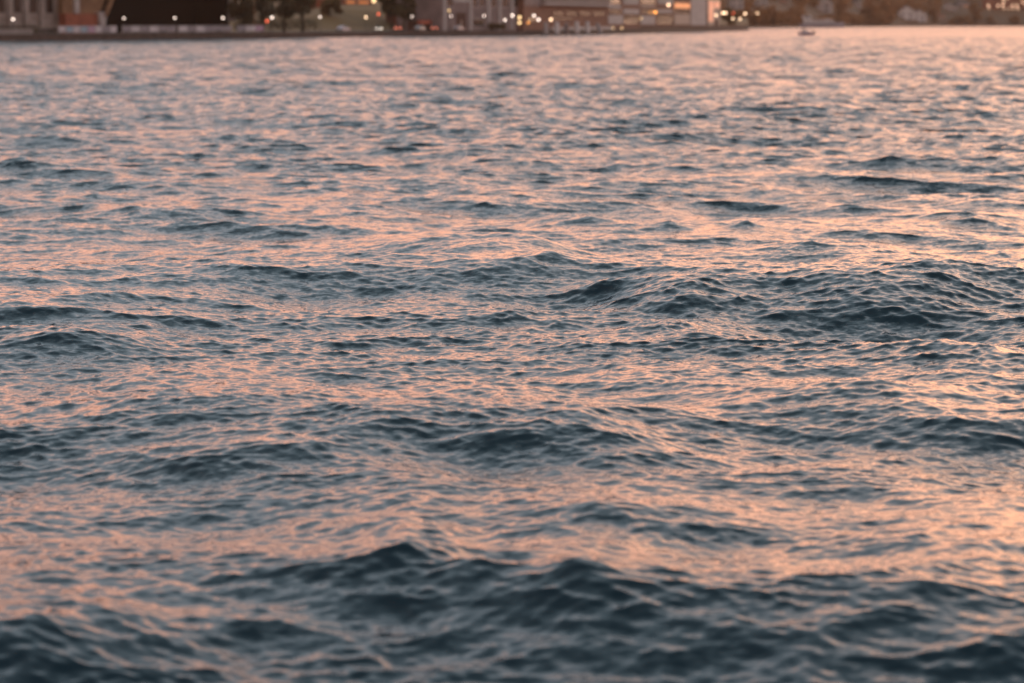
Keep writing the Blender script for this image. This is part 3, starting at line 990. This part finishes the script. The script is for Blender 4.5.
# ------------------------------------------------------------------ lawn, houses and trees behind
def house(fr, name, label, pxa, pxb, zb, ze, depth, wallm, roofm, rise, wins=(), doors=(), group=None, gable=False, cat='house', eave=.5):
    t = thing(name, label, cat, fr.mid((pxa + pxb) / 2, 0, zb), group)
    w = MB(); fr.piece(w, pxa, pxb, zb, ze, 0, depth); w.build('wall', wallm, t)
    sa, sb = fr.s(pxa) - eave, fr.s(pxb) + eave
    A = fr.a + fr.u * sa - fr.n * eave; B = fr.a + fr.u * sb - fr.n * eave
    A2 = A + fr.n * (depth + 2 * eave); B2 = B + fr.n * (depth + 2 * eave)
    up = lambda p, z: Vector((p.x, p.y, z))
    r = MB(); th = .22
    if rise <= 0:
        r.box((A.x, A.y, ze), fr.u, fr.n, sb - sa, depth + 2 * eave, .5)
    elif gable:       # ridge runs inland, gable faces the water
        mf = (A + B) / 2; mb_ = (A2 + B2) / 2
        for z_, s_ in ((ze + .004, 1), (ze + th, 1)):
            pass
        r.quad(up(A, ze), up(A2, ze), up(mb_, ze + rise), up(mf, ze + rise))
        r.quad(up(mf, ze + rise), up(mb_, ze + rise), up(B2, ze), up(B, ze))
        g = MB()
        a_, b_ = fr.a + fr.u * fr.s(pxa), fr.a + fr.u * fr.s(pxb)
        m_ = (a_ + b_) / 2
        g.v += [tuple(up(a_, ze)), tuple(up(b_, ze)), tuple(up(m_, ze + rise * .88))]; g.f.append((0, 1, 2)); g.mi.append(0)
        k = fr.n * depth
        g.build('gable', wallm, t)
        g = MB(); g.v += [tuple(up(a_ + k, ze)), tuple(up(b_ + k, ze)), tuple(up(m_ + k, ze + rise * .88))]; g.f.append((2, 1, 0)); g.mi.append(0)
        g.build('gable', wallm, t)
        v_ = MB(); v_.tube([up(A, ze + .05), up(mf, ze + rise + .05), up(B, ze + .05)], .13, 4); v_.build('barge_board', M['white'], t)
    else:
        ma = A + fr.u * rise + fr.n * (depth / 2 + eave); mb_ = B - fr.u * rise + fr.n * (depth / 2 + eave)
        r.quad(up(A, ze), up(B, ze), up(mb_, ze + rise), up(ma, ze + rise))
        r.quad(up(B2, ze), up(A2, ze), up(ma, ze + rise), up(mb_, ze + rise))
        r.quad(up(A2, ze), up(A, ze), up(ma, ze + rise), up(ma, ze + rise))
        r.quad(up(B, ze), up(B2, ze), up(mb_, ze + rise), up(mb_, ze + rise))
    ro = r.build('roof', roofm, t)
    if rise > 0:
        c = MB(); p = fr.a + fr.u * fr.s(pxa + (pxb - pxa) * .3) + fr.n * depth * .5
        c.box((p.x, p.y, ze), fr.u, fr.n, .9, .9, rise + 1.1); c.build('chimney', M['brick'], ro)
    for (a, b, z0, z1, gm) in wins:
        window(fr, t, a, b, z0, z1, gm, M['offwhite'])
    for (a, b, z0, z1) in doors:
        d = MB(); fr.piece(d, a, b, z0, z1, .06, .1); do = d.build('door', M['timber_dark'], t)
        k = MB(); x = a + (b - a) * .8; fr.piece(k, x, x + (b - a) * .07, z0 + .95, z0 + 1.1, .14, .08); k.build('handle', M['alloy'], do)
    return t


fr = Front(326, 384, 62)
z = 8.2
house(fr, 'brick_house', 'red brick house above the lawn behind the flood light', 327, 372, 6.5, 10.2, 10, M['brick'], M['tile'], 2.6,
      wins=[(330, 334, 7.6, 9.2, M['glass']), (338, 342, 7.6, 9.2, M['glass']), (346, 355, 9.1, 10.1, M['window_orange']), (358, 369, 9.1, 10.1, M['window_orange'])], doors=[(347.5, 351, 6.6, 8.8)])  # wide orange panes added to carry the orange glow above the lawn
fr = Front(405, 438, 30)
house(fr, 'small_house', 'small house with a lit orange window high between dark trees', 410, 437, 1.6, 10.8, 8, M['brick'], M['tile'], 2.2,
      wins=[(418.5, 426, 7.2, 9.8, M['window_orange']), (412, 416, 7.4, 9.6, M['glass']), (426, 431, 3.4, 5.2, M['glass'])])

# trees (bearing, inland, height, width, ground z, seed, leaf, label)
TREES = [
    (243, 9, 14, 9, 'leaf', 'dark tree next to the right bearing of the bridge'),
    (262, 12, 16, 10, 'leaf', 'dark tree behind the small red light'),
    (284, 10, 13, 9, 'leaf', 'dark tree between the fence end and the lawn'),
    (303, 13, 15, 10, 'leaf', 'dense dark tree at the left edge of the lawn'),
    (330, 40, 6.5, 8, 'leaf_warm', 'low brown tree over the left part of the lawn'),
    (392, 24, 13, 9, 'leaf', 'dark tree at the right edge of the lawn'),
    (404, 15, 14, 9, 'leaf', 'broad dark tree above the parked cars'),
    (388, 34, 11, 6, 'leaf', 'slim dark tree higher up behind the cream car'),
    (507, 26, 17, 8, 'leaf_warm', 'brown tree rising behind the junction of the two wharf buildings'),
]
for i, (px, inl, h, w, lm, lab) in enumerate(TREES):
    q, _, _ = quay(px, inl)
    gz = QZ if inl <= 22 else QZ + (2.5 if px < 350 else .8)
    make_tree('shade_tree', lab, (q.x, q.y, gz), h, w, 40 + i, M[lm], group='trees along the near shore', count=2200, low=.12 if px < 310 else .2)
for px, w, h, lab, lm in ((250, 7, 3.4, 'dark bush under the trees behind the short barrier fence', 'leaf'), (292, 12, 3.8, 'dark bush row under the trees left of the lawn', 'leaf'),
                          (497, 4.5, 2.3, 'brown bush right of the last promenade lamp', 'leaf_warm')):
    q, _, _ = quay(px, 6.5)
    shrub(lab, (q.x, q.y, QZ), w, 2, h, int(px), M[lm])
# slim pale post by the trees
q, _, _ = quay(254.5, 5)
t = thing('flag_pole', 'slim reddish pole rising in front of the dark trees', 'pole', (q.x, q.y, QZ), local=True)
p = MB(); p.lathe((0, 0, 0), [(.3, 0), (.22, .3), (.16, .5), (.10, 9)], 8); p.build('pole', M['steel'], t)
p = MB(); p.lathe((0, 0, 9), [(.02, 0), (.16, .12), (.16, .22), (0, .34)], 8); p.build('finial', M['steel'], t)


# ------------------------------------------------------------------ cars
def make_car(label, loc, rotz, paint, rear_light=False, front_light=False, long=4.4):
    t = thing('parked_car', label, 'car', loc, 'cars parked along the promenade', rotz, local=True)
    k = long / 4.4
    prof = [(-2.2, .35), (-2.2, .82), (-1.95, .92), (-1.5, .95), (-1.0, 1.38), (-.6, 1.47), (.45, 1.46), (1.0, 1.08), (1.2, .96), (1.95, .84), (2.2, .7), (2.2, .35)]
    b = MB(); W = .86
    n = len(prof)
    for s_ in (-1, 1):
        for x, z in prof:
            y = W if z < 1.0 else W - (z - 1.0) * .42
            b.v.append((x * k, s_ * y, z))
    for i in range(n):
        j = (i + 1) % n
        b.f.append((i, j, n + j, n + i)); b.mi.append(0)
    b.f.append(tuple(range(n))[::-1]); b.mi.append(0)
    b.f.append(tuple(n + i for i in range(n))); b.mi.append(0)
    bo = b.build('body', paint, t)
    for s_ in (-1, 1):
        g = MB()
        y0, y1 = s_ * (W - .0), s_ * (W - .17)
        pts = [(-1.32, 1.0), (.92, 1.0), (.42, 1.38), (-.62, 1.40), (-.95, 1.32)]
        g.v += [(x * k, s_ * (W - (z - 1.0) * .42 + .012), z) for x, z in pts]; g.f.append((0, 1, 2, 3, 4)); g.mi.append(0)
        g.build('side_window', M['glass'], t)
    g = MB(); g.v += [(1.1 * k + .01, -.7, 1.03), (1.1 * k + .01, .7, 1.03), (.52 * k + .01, .6, 1.43), (.52 * k + .01, -.6, 1.43)]; g.f.append((0, 1, 2, 3)); g.mi.append(0)
    g.build('windscreen', M['glass'], t)
    for x in (-1.35, 1.35):
        for s_ in (-1, 1):
            w = MB(); w.tube([(x * k, s_ * .70, .32), (x * k, s_ * .89, .32)], .32, 14)
            wo = w.build('wheel', M['tyre'], t)
            w = MB(); w.tube([(x * k, s_ * .80, .32), (x * k, s_ * .90, .32)], .19, 10); w.build('rim', M['alloy'], wo)
    for s_ in (-1, 1):
        h = MB(); h.abox((2.19 * k, s_ * .6, .62), .1, .34, .16); h.build('headlight', M['headlight'] if front_light else M['white'], t)
        h = MB(); h.abox((-2.19 * k, s_ * .62, .68), .1, .30, .22); h.build('tail_light', M['taillight'] if rear_light else M['brick'], t)
    for s_ in (1, -1):
        bm_ = MB(); bm_.abox((s_ * 2.2 * k, 0, .4), .16, 1.7, .2); bm_.build('bumper', M['iron'], t)
    return t


paint = lambda n, c: mat(n, c, .3, Metallic=.2)
CARS = [
    (343, 9, 0, (0.55, 0.52, 0.56), 'pale silver car parked below the lawn', {}, 4.4),
    (378, 10, 1.35, (0.45, 0.42, 0.34), 'cream car with lit head lights at the right edge of the lawn', dict(front_light=True), 4.2),
    (397, 9, 1.2, (0.25, 0.05, 0.03), 'dark red car with glowing tail lights right of the lawn', dict(rear_light=True), 4.2),
    (420, 8, 0.1, (0.42, 0.45, 0.44), 'pale greenish silver car under the broad dark tree', {}, 4.4),
    (433.5, 9, 1.3, (0.12, 0.08, 0.08), 'dark car with glowing tail lights left of the mauve building', dict(rear_light=True), 4.2),
    (458.5, 6, 0.05, (0.60, 0.56, 0.56), 'white car parked in front of the dark doorway', {}, 4.2),
]
for i, (px, inl, rz, c, lab, kw, ln) in enumerate(CARS):
    q, n, d = quay(px, inl)
    ang = math.atan2(d.y, d.x)
    if 'front_light' in kw: ang = math.atan2(-q.y, -q.x) + .12
    elif 'rear_light' in kw: ang = math.atan2(q.y, q.x) + .12
    else: ang += rz
    make_car(lab, (q.x, q.y, QZ + .01), ang, paint('car_paint', c), long=ln, **kw)

# kiosk with red awning between the trees and cars
fr = Front(416, 437, 13)
t = thing('kiosk', 'low kiosk with a dusty red awning behind the parked cars', 'kiosk', fr.mid(426, 0, QZ))
b = MB(); fr.piece(b, 417, 436, QZ, QZ + 2.7, 0, 3); b.build('wall', M['timber_dark'], t)
b = MB()
for i in range(6):
    x = 417 + i * 3.2
    fr.piece(b, x, x + 2.9, QZ + 1.9, QZ + 2.9, 1.0, .9)
b.build('awning', M['awning_red'], t)
b = MB(); fr.piece(b, 416.5, 436.5, QZ + 2.9, QZ + 3.1, .3, 3.6); b.build('roof', M['stone_dark'], t)


# ------------------------------------------------------------------ wharf buildings
def mauve_building():
    fr = Front(440, 523, 9)
    t = thing('wharf_shed', 'grey mauve rendered wharf building with a dark doorway', 'building', fr.mid(480, 0, QZ))
    w = MB(); fr.piece(w, 441, 522, QZ, 14, 0, 14); w.build('wall', M['mauve'], t)
    r = MB(); fr.piece(r, 440, 523, 14, 14.8, .6, 15.2); r.build('roof', M['roof'], t)
    d = MB(); fr.piece(d, 456, 466, QZ, QZ + 5.0, .06, .1); do = d.build('door', M['timber_dark'], t)
    h = MB(); fr.piece(h, 460.7, 461.3, QZ + 1, QZ + 3, .14, .08); h.build('handle', M['alloy'], do)
    for a in (443, 469, 487, 498, 510.5):
        p = MB(); fr.piece(p, a, a + 2, QZ, 14, .4, .4); p.build('pilaster', M['offwhite'], t)
    for a, b in ((446, 453), (472, 477), (479, 484.5), (490.5, 496.5), (501.5, 508.5), (513.5, 520)):
        window(fr, t, a, b, 7.9, 10.6, M['glass'], M['offwhite'])
    for a, b in ((472, 484),):
        window(fr, t, a, b, QZ + 1.2, QZ + 3.4, M['glass'], M['offwhite'])
    p = MB(); fr.piece(p, 453, 470, 9.2, 13.0, .3, .25); p.build('sign_board', M['offwhite'], t)


def wharf_hall():
    fr = Front(523, 708, 7)
    t = thing('wharf_hall', 'long two storey wharf hall with pale balcony bands and coloured panels', 'building', fr.mid(615, 0, QZ))
    w = MB(); fr.piece(w, 523.6, 706, QZ, 17.5, 0, 18); w.build('wall', M['timber'], t)
    # pitched roof
    sa, sb = fr.s(523), fr.s(707)
    A = fr.a + fr.u * sa - fr.n * .8; B = fr.a + fr.u * sb - fr.n * .8
    up = lambda p, z: Vector((p.x, p.y, z))
    r = MB(); m1 = A + fr.n * 9.8; m2 = B + fr.n * 9.8; A2 = A + fr.n * 19.6; B2 = B + fr.n * 19.6
    r.quad(up(A, 17.5), up(B, 17.5), up(m2, 21.5), up(m1, 21.5)); r.quad(up(B2, 17.5), up(A2, 17.5), up(m1, 21.5), up(m2, 21.5))
    r.v += [tuple(up(A, 17.5)), tuple(up(m1, 21.5)), tuple(up(A2, 17.5)), tuple(up(B, 17.5)), tuple(up(B2, 17.5)), tuple(up(m2, 21.5))]
    k = len(r.v) - 6; r.f += [(k, k + 1, k + 2), (k + 3, k + 4, k + 5)]; r.mi += [0, 0]
    r.build('roof', M['roof'], t)
    Z = lambda row, px: fr.z(row, px)
    # balcony bands: pale deck edges that follow the storeys
    for z0, z1, pr in ((Z(5.6, 580), Z(3.4, 580), 1.6), (Z(1.4, 580), Z(-.4, 580), 1.4)):
        b = MB(); fr.piece(b, 540, 608, z0, z1, pr, pr); bo = b.build('balcony', M['offwhite'], t)
        p = MB()
        for i in range(34):
            x = 540.5 + i * 2
            fr.piece(p, x, x + .2, z1, z1 + .9, pr - .05, .05)
        fr.piece(p, 540.3, 607.5, z1 + .9, z1 + .98, pr - .03, .08)
        p.build('handrail', M['steel_grey'], bo)
    # upper wall left end and the shady ground floor
    b = MB(); fr.piece(b, 524, 540, Z(6, 530), 17, .15, .15); b.build('wall_panel', M['mauve'], t)
    P = [  # px0, px1, row top, row bottom, material
        (608, 622.5, 15, 24, 'offwhite'), (640.5, 654.5, 15.5, 24.5, 'offwhite'), (674, 689.5, 14, 24.5, 'beige'),
        (608, 620.5, 5, 8.2, 'offwhite'), (622.8, 638, -8, 4.8, 'steel_grey'), (640, 655, 5, 7.6, 'beige'), (622.8, 638.5, 9, 14, 'offwhite'),
        (657, 672, 9.5, 13, 'offwhite'), (657, 672.5, -8, 4, 'steel_grey'), (690.5, 705.5, -8, 25.5, 'offwhite'),
    ]
    for a, b_, r0, r1, m_ in P:
        b = MB(); fr.piece(b, a, b_, Z(r1, (a + b_) / 2), Z(r0, (a + b_) / 2), .22, .22); b.build('wall_panel', M[m_], t)
    Wd = [(609, 620, -6, 4.4), (640.3, 655.2, -6, 4.6), (609, 621, 9, 14.2), (640.5, 655.5, 9, 14.8), (623.5, 638.5, 15.5, 24.5), (656.5, 672.5, 14.5, 24.5), (674, 689.5, 9.6, 13.4),
          (528, 538, 17, 22), (553, 564, 11, 16), (566, 577, 11, 16), (579, 590, 11, 16), (592, 604, 11, 16)]
    for a, b_, r0, r1 in Wd:
        window(fr, t, a, b_, Z(r1, (a + b_) / 2), Z(r0, (a + b_) / 2), M['glass'], M['timber_dark'])
    window(fr, t, 674, 690, Z(8.6, 682), Z(2.8, 682), M['window_orange'], M['timber_dark'])
    window(fr, t, 552, 572, Z(20, 562), Z(17, 562), M['glass'], M['timber_dark'])
    a = MB(); fr.piece(a, 542, 605, QZ, QZ + .9, 3.0, .3); a.build('terrace_wall', M['offwhite'], t)


mauve_building()
wharf_hall()

fr = Front(707.5, 722, 8)
t = thing('lit_pavilion', 'small pavilion with pink lit walls at the end of the wharf hall', 'pavilion', fr.mid(714, 0, QZ))
b = MB(); fr.piece(b, 708, 720, QZ, fr.z(-4, 714), 0, 9); b.build('wall', M['beige'], t)
b = MB(); fr.piece(b, 708.6, 713, QZ + 2.5, fr.z(1, 712), .1, .1); b.build('lit_wall_patch', M['lit_wall_pink'], t)  # light on the wall put in as glowing patches
b = MB(); fr.piece(b, 714, 719.5, fr.z(8, 716), fr.z(1.5, 716), .1, .1); b.build('lit_wall_patch', M['lit_wall_pink'], t)
b = MB(); fr.piece(b, 707.7, 721, fr.z(-4, 714), fr.z(-5.5, 714), .6, 10); b.build('roof', M['tile'], t)
b = MB(); fr.piece(b, 714.5, 718.5, QZ, QZ + 3.2, .07, .07); b.build('door', M['timber_dark'], t)

# golden lamps fixed on the hall, high up, as lamps on brackets
for px, row, m_, r, lab in ((653, 12.2, 'lamp_orange', .42, 'orange wall lamp between two windows of the wharf hall'),
                            (666, 5, 'lamp_warm', .42, 'bright peach wall lamp high on the wharf hall beside the orange window')):
    fr = Front(523, 708, 7)
    p = fr.mid(px, .9, fr.z(row, px))
    t = thing('wall_lamp', lab, 'wall lamp', p, 'wall lamps of the wharf hall', local=True)
    g = MB(); g.lathe((0, 0, 0), [(r * math.sin(math.pi * k / 8), -r * math.cos(math.pi * k / 8)) for k in range(9)], 12); g.build('globe', M[m_], t, smooth=True)
    g = MB(); e = fr.n * 1.0; g.tube([(0, 0, r), (e.x * .5, e.y * .5, r + .15), (e.x, e.y, r + .05)], .05, 6); g.build('bracket', M['iron'], t)

# mooring piles standing in the water at the wharf
names = {546: ('first', 'offwhite', 22.6), 557: ('second', 'white', 22.2), 566.5: ('third, shorter and duller,', 'mauve', 23.2), 577: ('fourth', 'white', 21.8), 587.5: ('fifth', 'white', 21.8), 599: ('sixth, leaning, rightmost', 'offwhite', 23.2)}
for px, (o_, m_, top) in names.items():
    q, n, _ = quay(px, -2.2)
    zt = zrow(top, q.y); lean = .55 if px == 599 else .05
    t = thing('mooring_pile', o_ + ' pale mooring pile from the left at the wharf edge', 'mooring pile', (q.x, q.y, 0), 'pale mooring piles at the wharf', local=True)
    b = MB(); b.tube([(lean, 0, -2.5), (lean * .4, 0, zt * .5), (-lean, 0, zt - .35)], [.66, .64, .62], 14); b.build('shaft', M[m_], t)
    b = MB(); b.lathe((-lean, 0, zt - .35), [(.70, 0), (.70, .18), (.45, .33), (.0, .4)], 14); b.build('cap', M['white'] if m_ == 'white' else M['offwhite'], t)
    b = MB(); b.lathe((lean * .5, 0, 0), [(.69, -.3), (.69, .35)], 14); b.build('rubber_collar', M['iron'], t)

# balustrade on the apron right of the hall
fr = Front(640, 747, 1.0)
t = thing('wharf_balustrade', 'dark brown balustrade along the wharf apron to its tip', 'balustrade', fr.mid(700, 0, QZ))
b = MB(); fr.piece(b, 642, 746.5, QZ + 1.0, QZ + 1.15, .05, .12); b.build('rail', M['timber_dark'], t)
b = MB(); fr.piece(b, 642, 746.5, QZ + .1, QZ + .85, .02, .04); b.build('infill', M['timber_dark'], t)
for i in range(22):
    x = 642 + i * 104 / 21
    b = MB(); fr.piece(b, x, x + .4, QZ, QZ + 1.2, .08, .16); b.build('post', M['timber_dark'], t)
q, _, _ = quay(729, 12)
make_tree('garden_tree', 'small rounded tree behind the red lamp on the wharf apron', (q.x, q.y, QZ), 8.5, 9, 90, M['leaf_warm'], group=None, count=1500, low=.05)


# ------------------------------------------------------------------ far shore on the right
class FarFront(Front):
    def __init__(self, px0, px1, dist, skew=0.0):
        self.px0, self.px1 = px0, px1
        a = Vector(((px0 - 512) / FPXB * dist, dist, 0)); b = Vector(((px1 - 512) / FPXB * (dist + skew), dist + skew, 0))
        u = b - a; self.l = u.length; u.normalize(); self.a, self.u = a, u; self.n = Vector((-u.y, u.x, 0)); self.d = dist


def far_row(px):
    return float(np.interp(px, [748, 790, 860, 940, 1024], [28, 27.2, 26.4, 25.9, 25.5]))


def fdist(px, row=None):
    return min(2020, on_water(px, far_row(px)).y)


def far_house(px, w_px, row_top, row_bot, back, wallm, roofm, label, gable=False, lit=(), rise=3.0, name='hillside_house', cat='house', group='houses on the far hillside', cols=2, rows_=2):
    w_px *= 1.2
    d = fdist(px) + back
    fr = FarFront(px - w_px / 2, px + w_px / 2, d)
    z0, z1 = zrow(row_bot, d), zrow(row_top, d)
    wins = []
    H = (z1 - z0)
    for j in range(rows_):
        for i in range(cols):
            a = px - w_px / 2 + w_px * (i + .22) / cols; b = a + w_px * .40 / cols
            zz = z0 + H * (j + .28) / rows_
            wins.append((a, b, zz, zz + H * .42 / rows_, M['glass'] if (i, j) not in lit else M['window_orange']))
    house(fr, name, label, px - w_px / 2, px + w_px / 2, z0, z1, 12, wallm, roofm, rise, wins=wins, gable=gable, group=group, cat=cat, eave=.8)


far_house(737, 11, -3, 9, 90, M['offwhite'], M['roof'], 'pale house behind the lamps at the tip of the wharf', rise=4)
far_house(761, 11, -3, 5, 120, M['offwhite'], M['roof'], 'pale bluish house high on the hill right of the wharf tip', rise=4)
far_house(784, 8, 3, 8, 100, M['beige'], M['tile'], 'small house with a lit orange window among brown trees', lit=((1, 0), (0, 1)), rise=3)
far_house(822, 17, 3, 13, 60, M['offwhite'], M['roof'], 'large pale house with a high gable above the moored ferry', gable=True, rise=7)
far_house(857, 6, 1, 11, 90, M['offwhite'], M['roof'], 'narrow pale house seen in the gap between two brown trees', rise=3, cols=2)
far_house(907, 14, 12, 20, 18, M['white'], M['steel_grey'], 'white gabled boathouse near the water, left of a pair', gable=True, rise=5)
far_house(920, 11, 15, 22, 10, M['white'], M['steel_grey'], 'lower white gabled boathouse, right of a pair', gable=True, rise=4)
far_house(950, 11, 8, 16, 50, M['offwhite'], M['steel_grey'], 'pale hillside house, left of two close pale houses', gable=True, rise=4)
far_house(963, 11, 4, 13, 70, M['offwhite'], M['roof'], 'pale hillside house with a lit window, right of two close pale houses', lit=((1, 1),), rise=3)
far_house(941, 8, 17, 22, 15, M['beige'], M['tile'], 'small tan house low by the water under the pale houses', rise=2.5, cols=2, rows_=1)

# apartment block with scattered lit windows, far right
d = fdist(1003) + 60
fr = FarFront(984, 1030, d)
t = thing('apartment_block', 'reddish brown apartment block with many small lit windows at far right', 'apartment block', fr.mid(1005, 0, zrow(19, d)))
w = MB(); fr.piece(w, 985, 1030, zrow(20, d), zrow(-6, d), 0, 14); w.build('wall', M['brick'], t)
w = MB(); fr.piece(w, 984, 1031, zrow(-6, d), zrow(-8, d), 1, 16); w.build('roof', M['tile'], t)
rng = random.Random(12)
lampwin = glow('small_lit_window', (1.0, 0.62, 0.40), 2.2)
for j, row in enumerate((-3, 1, 4.5, 8, 11.5, 15)):
    for i in range(9):
        a = 987 + i * 4.8 + (j % 2) * .8
        lit = rng.random() < (.55 if 3 < row < 13 else .15)
        window(fr, t, a, a + 2.0, zrow(row + 2.2, d), zrow(row, d), lampwin if lit else M['glass'], M['offwhite'])

# distinct trees on the far shore (bearing, height px, width px, back, label)
FT = [(755, 14, 14, 6, 'brown tree behind the twin lamp right of the wharf tip'), (774, 20, 16, 8, 'brown tree between the wharf tip and the moored ferry'), (790, 17, 13, 12, 'small brown tree left of the moored ferry'),
      (843, 24, 20, 8, 'round brown tree at the bow of the moored ferry'), (870, 27, 22, 6, 'large brown tree right of the narrow gap on the far shore'), (885, 25, 18, 9, 'brown tree left of the white boathouses'),
      (934, 17, 13, 12, 'brown tree right of the white boathouses'), (975, 22, 17, 9, 'brown tree left of the apartment block'), (1015, 9, 14, 6, 'low tree at the water below the apartment block'), (990, 8, 12, 6, 'low tree at the water at the left corner of the apartment block'),
      (958, 9, 12, 5, 'low brown tree at the water below the two pale houses')]
for i, (px, hp_, wp, back, lab) in enumerate(FT):
    d = fdist(px) + back
    make_tree('shore_tree', lab, ((px - 512) / FPXB * d, d, 1.2), hp_ * d / FPX, wp * d / FPX, 200 + i, M['leaf_far'], group='trees on the far right shore', count=1500, low=.0, trunk_h=.15)

twin_lamp(756, 14, False, 'lamp_warm', .45, .75, 'warm twin lamp standing apart beyond the wharf tip', base_z=1.0, at=Vector(((756 - 512) / FPXB * (fdist(756) + 2), fdist(756) + 2, 0)))


# ------------------------------------------------------------------ boats
def hull(mb, L, W, H, z0=-.3, m=0, nose=.35):
    """simple carvel hull, bow towards +x."""
    st = []
    for k in range(11):
        f_ = k / 10
        x = -L / 2 + L * f_
        w = W / 2 * (1 - max(0, (f_ - (1 - nose)) / nose) ** 2.2) * (.88 + .12 * min(1, f_ * 5))
        w = max(w, .03)
        sh = H * (1 + .28 * f_ ** 2)
        st.append([(x, -w, sh), (x, -w * .82, z0 + .25), (x, 0, z0), (x, w * .82, z0 + .25), (x, w, sh)])
    base = len(mb.v)
    for s_ in st: mb.v += s_
    for i in range(10):
        for j in range(4):
            a = base + i * 5 + j
            mb.f.append((a, a + 5, a + 6, a + 1)); mb.mi.append(m)
        a = base + i * 5
        mb.f.append((a, a + 4, a + 9, a + 5)); mb.mi.append(m)
    mb.f.append(tuple(base + j for j in range(5))); mb.mi.append(m)


# moored ferry
d = fdist(815) - 120
t = thing('ferry', 'long pale grey ferry with a white deckhouse moored at the far shore', 'ferry', ((822 - 512) / FPXB * d, d, 0), local=True)
L_ = 44 * d / FPX
h = MB(); hull(h, L_, 7.5, 2.6); h.build('hull', M['hull_grey'], t)
c = MB(); c.abox((-L_ * .08, 0, 2.6), L_ * .66, 6, 2.3); co = c.build('cabin', M['hull_white'], t)
for i in range(9):
    g = MB()
    for s_ in (-1, 1): g.abox((-L_ * .36 + i * L_ * .07, s_ * 3.0, 3.4), L_ * .045, .08, .9)
    g.build('window', M['glass'], co)
c = MB(); c.abox((-L_ * .34, 0, 4.9), L_ * .2, 5, 2.4); wo = c.build('wheelhouse', M['hull_white'], t)
g = MB(); g.abox((-L_ * .34, -2.52, 5.8), L_ * .16, .06, .9); g.build('window', M['glass'], wo)
c = MB(); c.abox((-L_ * .08, 0, 4.9), L_ * .3, 6.4, .15); c.build('awning', M['hull_grey'], t)
c = MB(); c.tube([(-L_ * .3, 0, 7.3), (-L_ * .31, 0, 11)], [.12, .06], 6); c.build('mast', M['white'], t)
c = MB(); c.tube([(L_ * .12, 0, 2.6), (L_ * .12, 0, 5.8)], .5, 10); c.build('funnel', M['banner_white'], t)

# small motorboat out on the water
p = on_water(806, 35.5)
t = thing('motorboat', 'small mauve white motorboat under way in front of the moored ferry', 'motorboat', (p.x, p.y, .1), rotz=2.6, local=True)
h = MB(); hull(h, 4.6, 1.8, .75); h.build('hull', M['hull_mauve'], t)
c = MB(); c.abox((.2, 0, .8), 1.6, 1.3, .55); c.build('console', M['hull_white'], t)
c = MB(); c.v += [(.95, -.62, 1.35), (.95, .62, 1.35), (.6, .55, 1.95), (.6, -.55, 1.95)]; c.f.append((0, 1, 2, 3)); c.mi.append(0)
c.v += [(.92, -.62, 1.35), (.92, .62, 1.35), (.57, .55, 1.95), (.57, -.55, 1.95)]; c.f.append((7, 6, 5, 4)); c.mi.append(0); c.build('windscreen', M['glass'], t)
c = MB()
for x in (-1.1, .7):
    for s_ in (-1, 1): c.tube([(x, s_ * .65, .8), (x, s_ * .65, 2.35)], .035, 5)
cf = c.build('canopy_frame', M['alloy'], t)
c = MB(); c.abox((-.2, 0, 2.33), 2.2, 1.6, .09); c.build('canopy', M['banner_pink'], t)
c = MB(); c.abox((-2.45, 0, .3), .4, .45, .9); c.build('outboard_motor', M['iron'], t)


# ------------------------------------------------------------------ evening haze over the harbour
def build_haze():
    mb = MB()
    top = 52.0
    x0, x1, y0, y1, z0 = -2700, 2700, -2700, 2750, -6.0
    mb.box((x0, y0, z0), (1, 0, 0), (0, 1, 0), x1 - x0, y1 - y0, top - z0)
    m = bpy.data.materials.new('haze_air'); m.use_nodes = True
    nt = m.node_tree; nt.nodes.clear()
    out = nt.nodes.new('ShaderNodeOutputMaterial'); pv = nt.nodes.new('ShaderNodeVolumePrincipled')
    pv.inputs['Color'].default_value = (1.0, 0.70, 0.52, 1)
    pv.inputs['Density'].default_value = HAZE
    pv.inputs['Anisotropy'].default_value = 0.35
    nt.links.new(pv.outputs[0], out.inputs['Volume'])
    o = mb.build('haze', m); o['kind'] = 'stuff'


HAZE = 0.00006
build_haze()
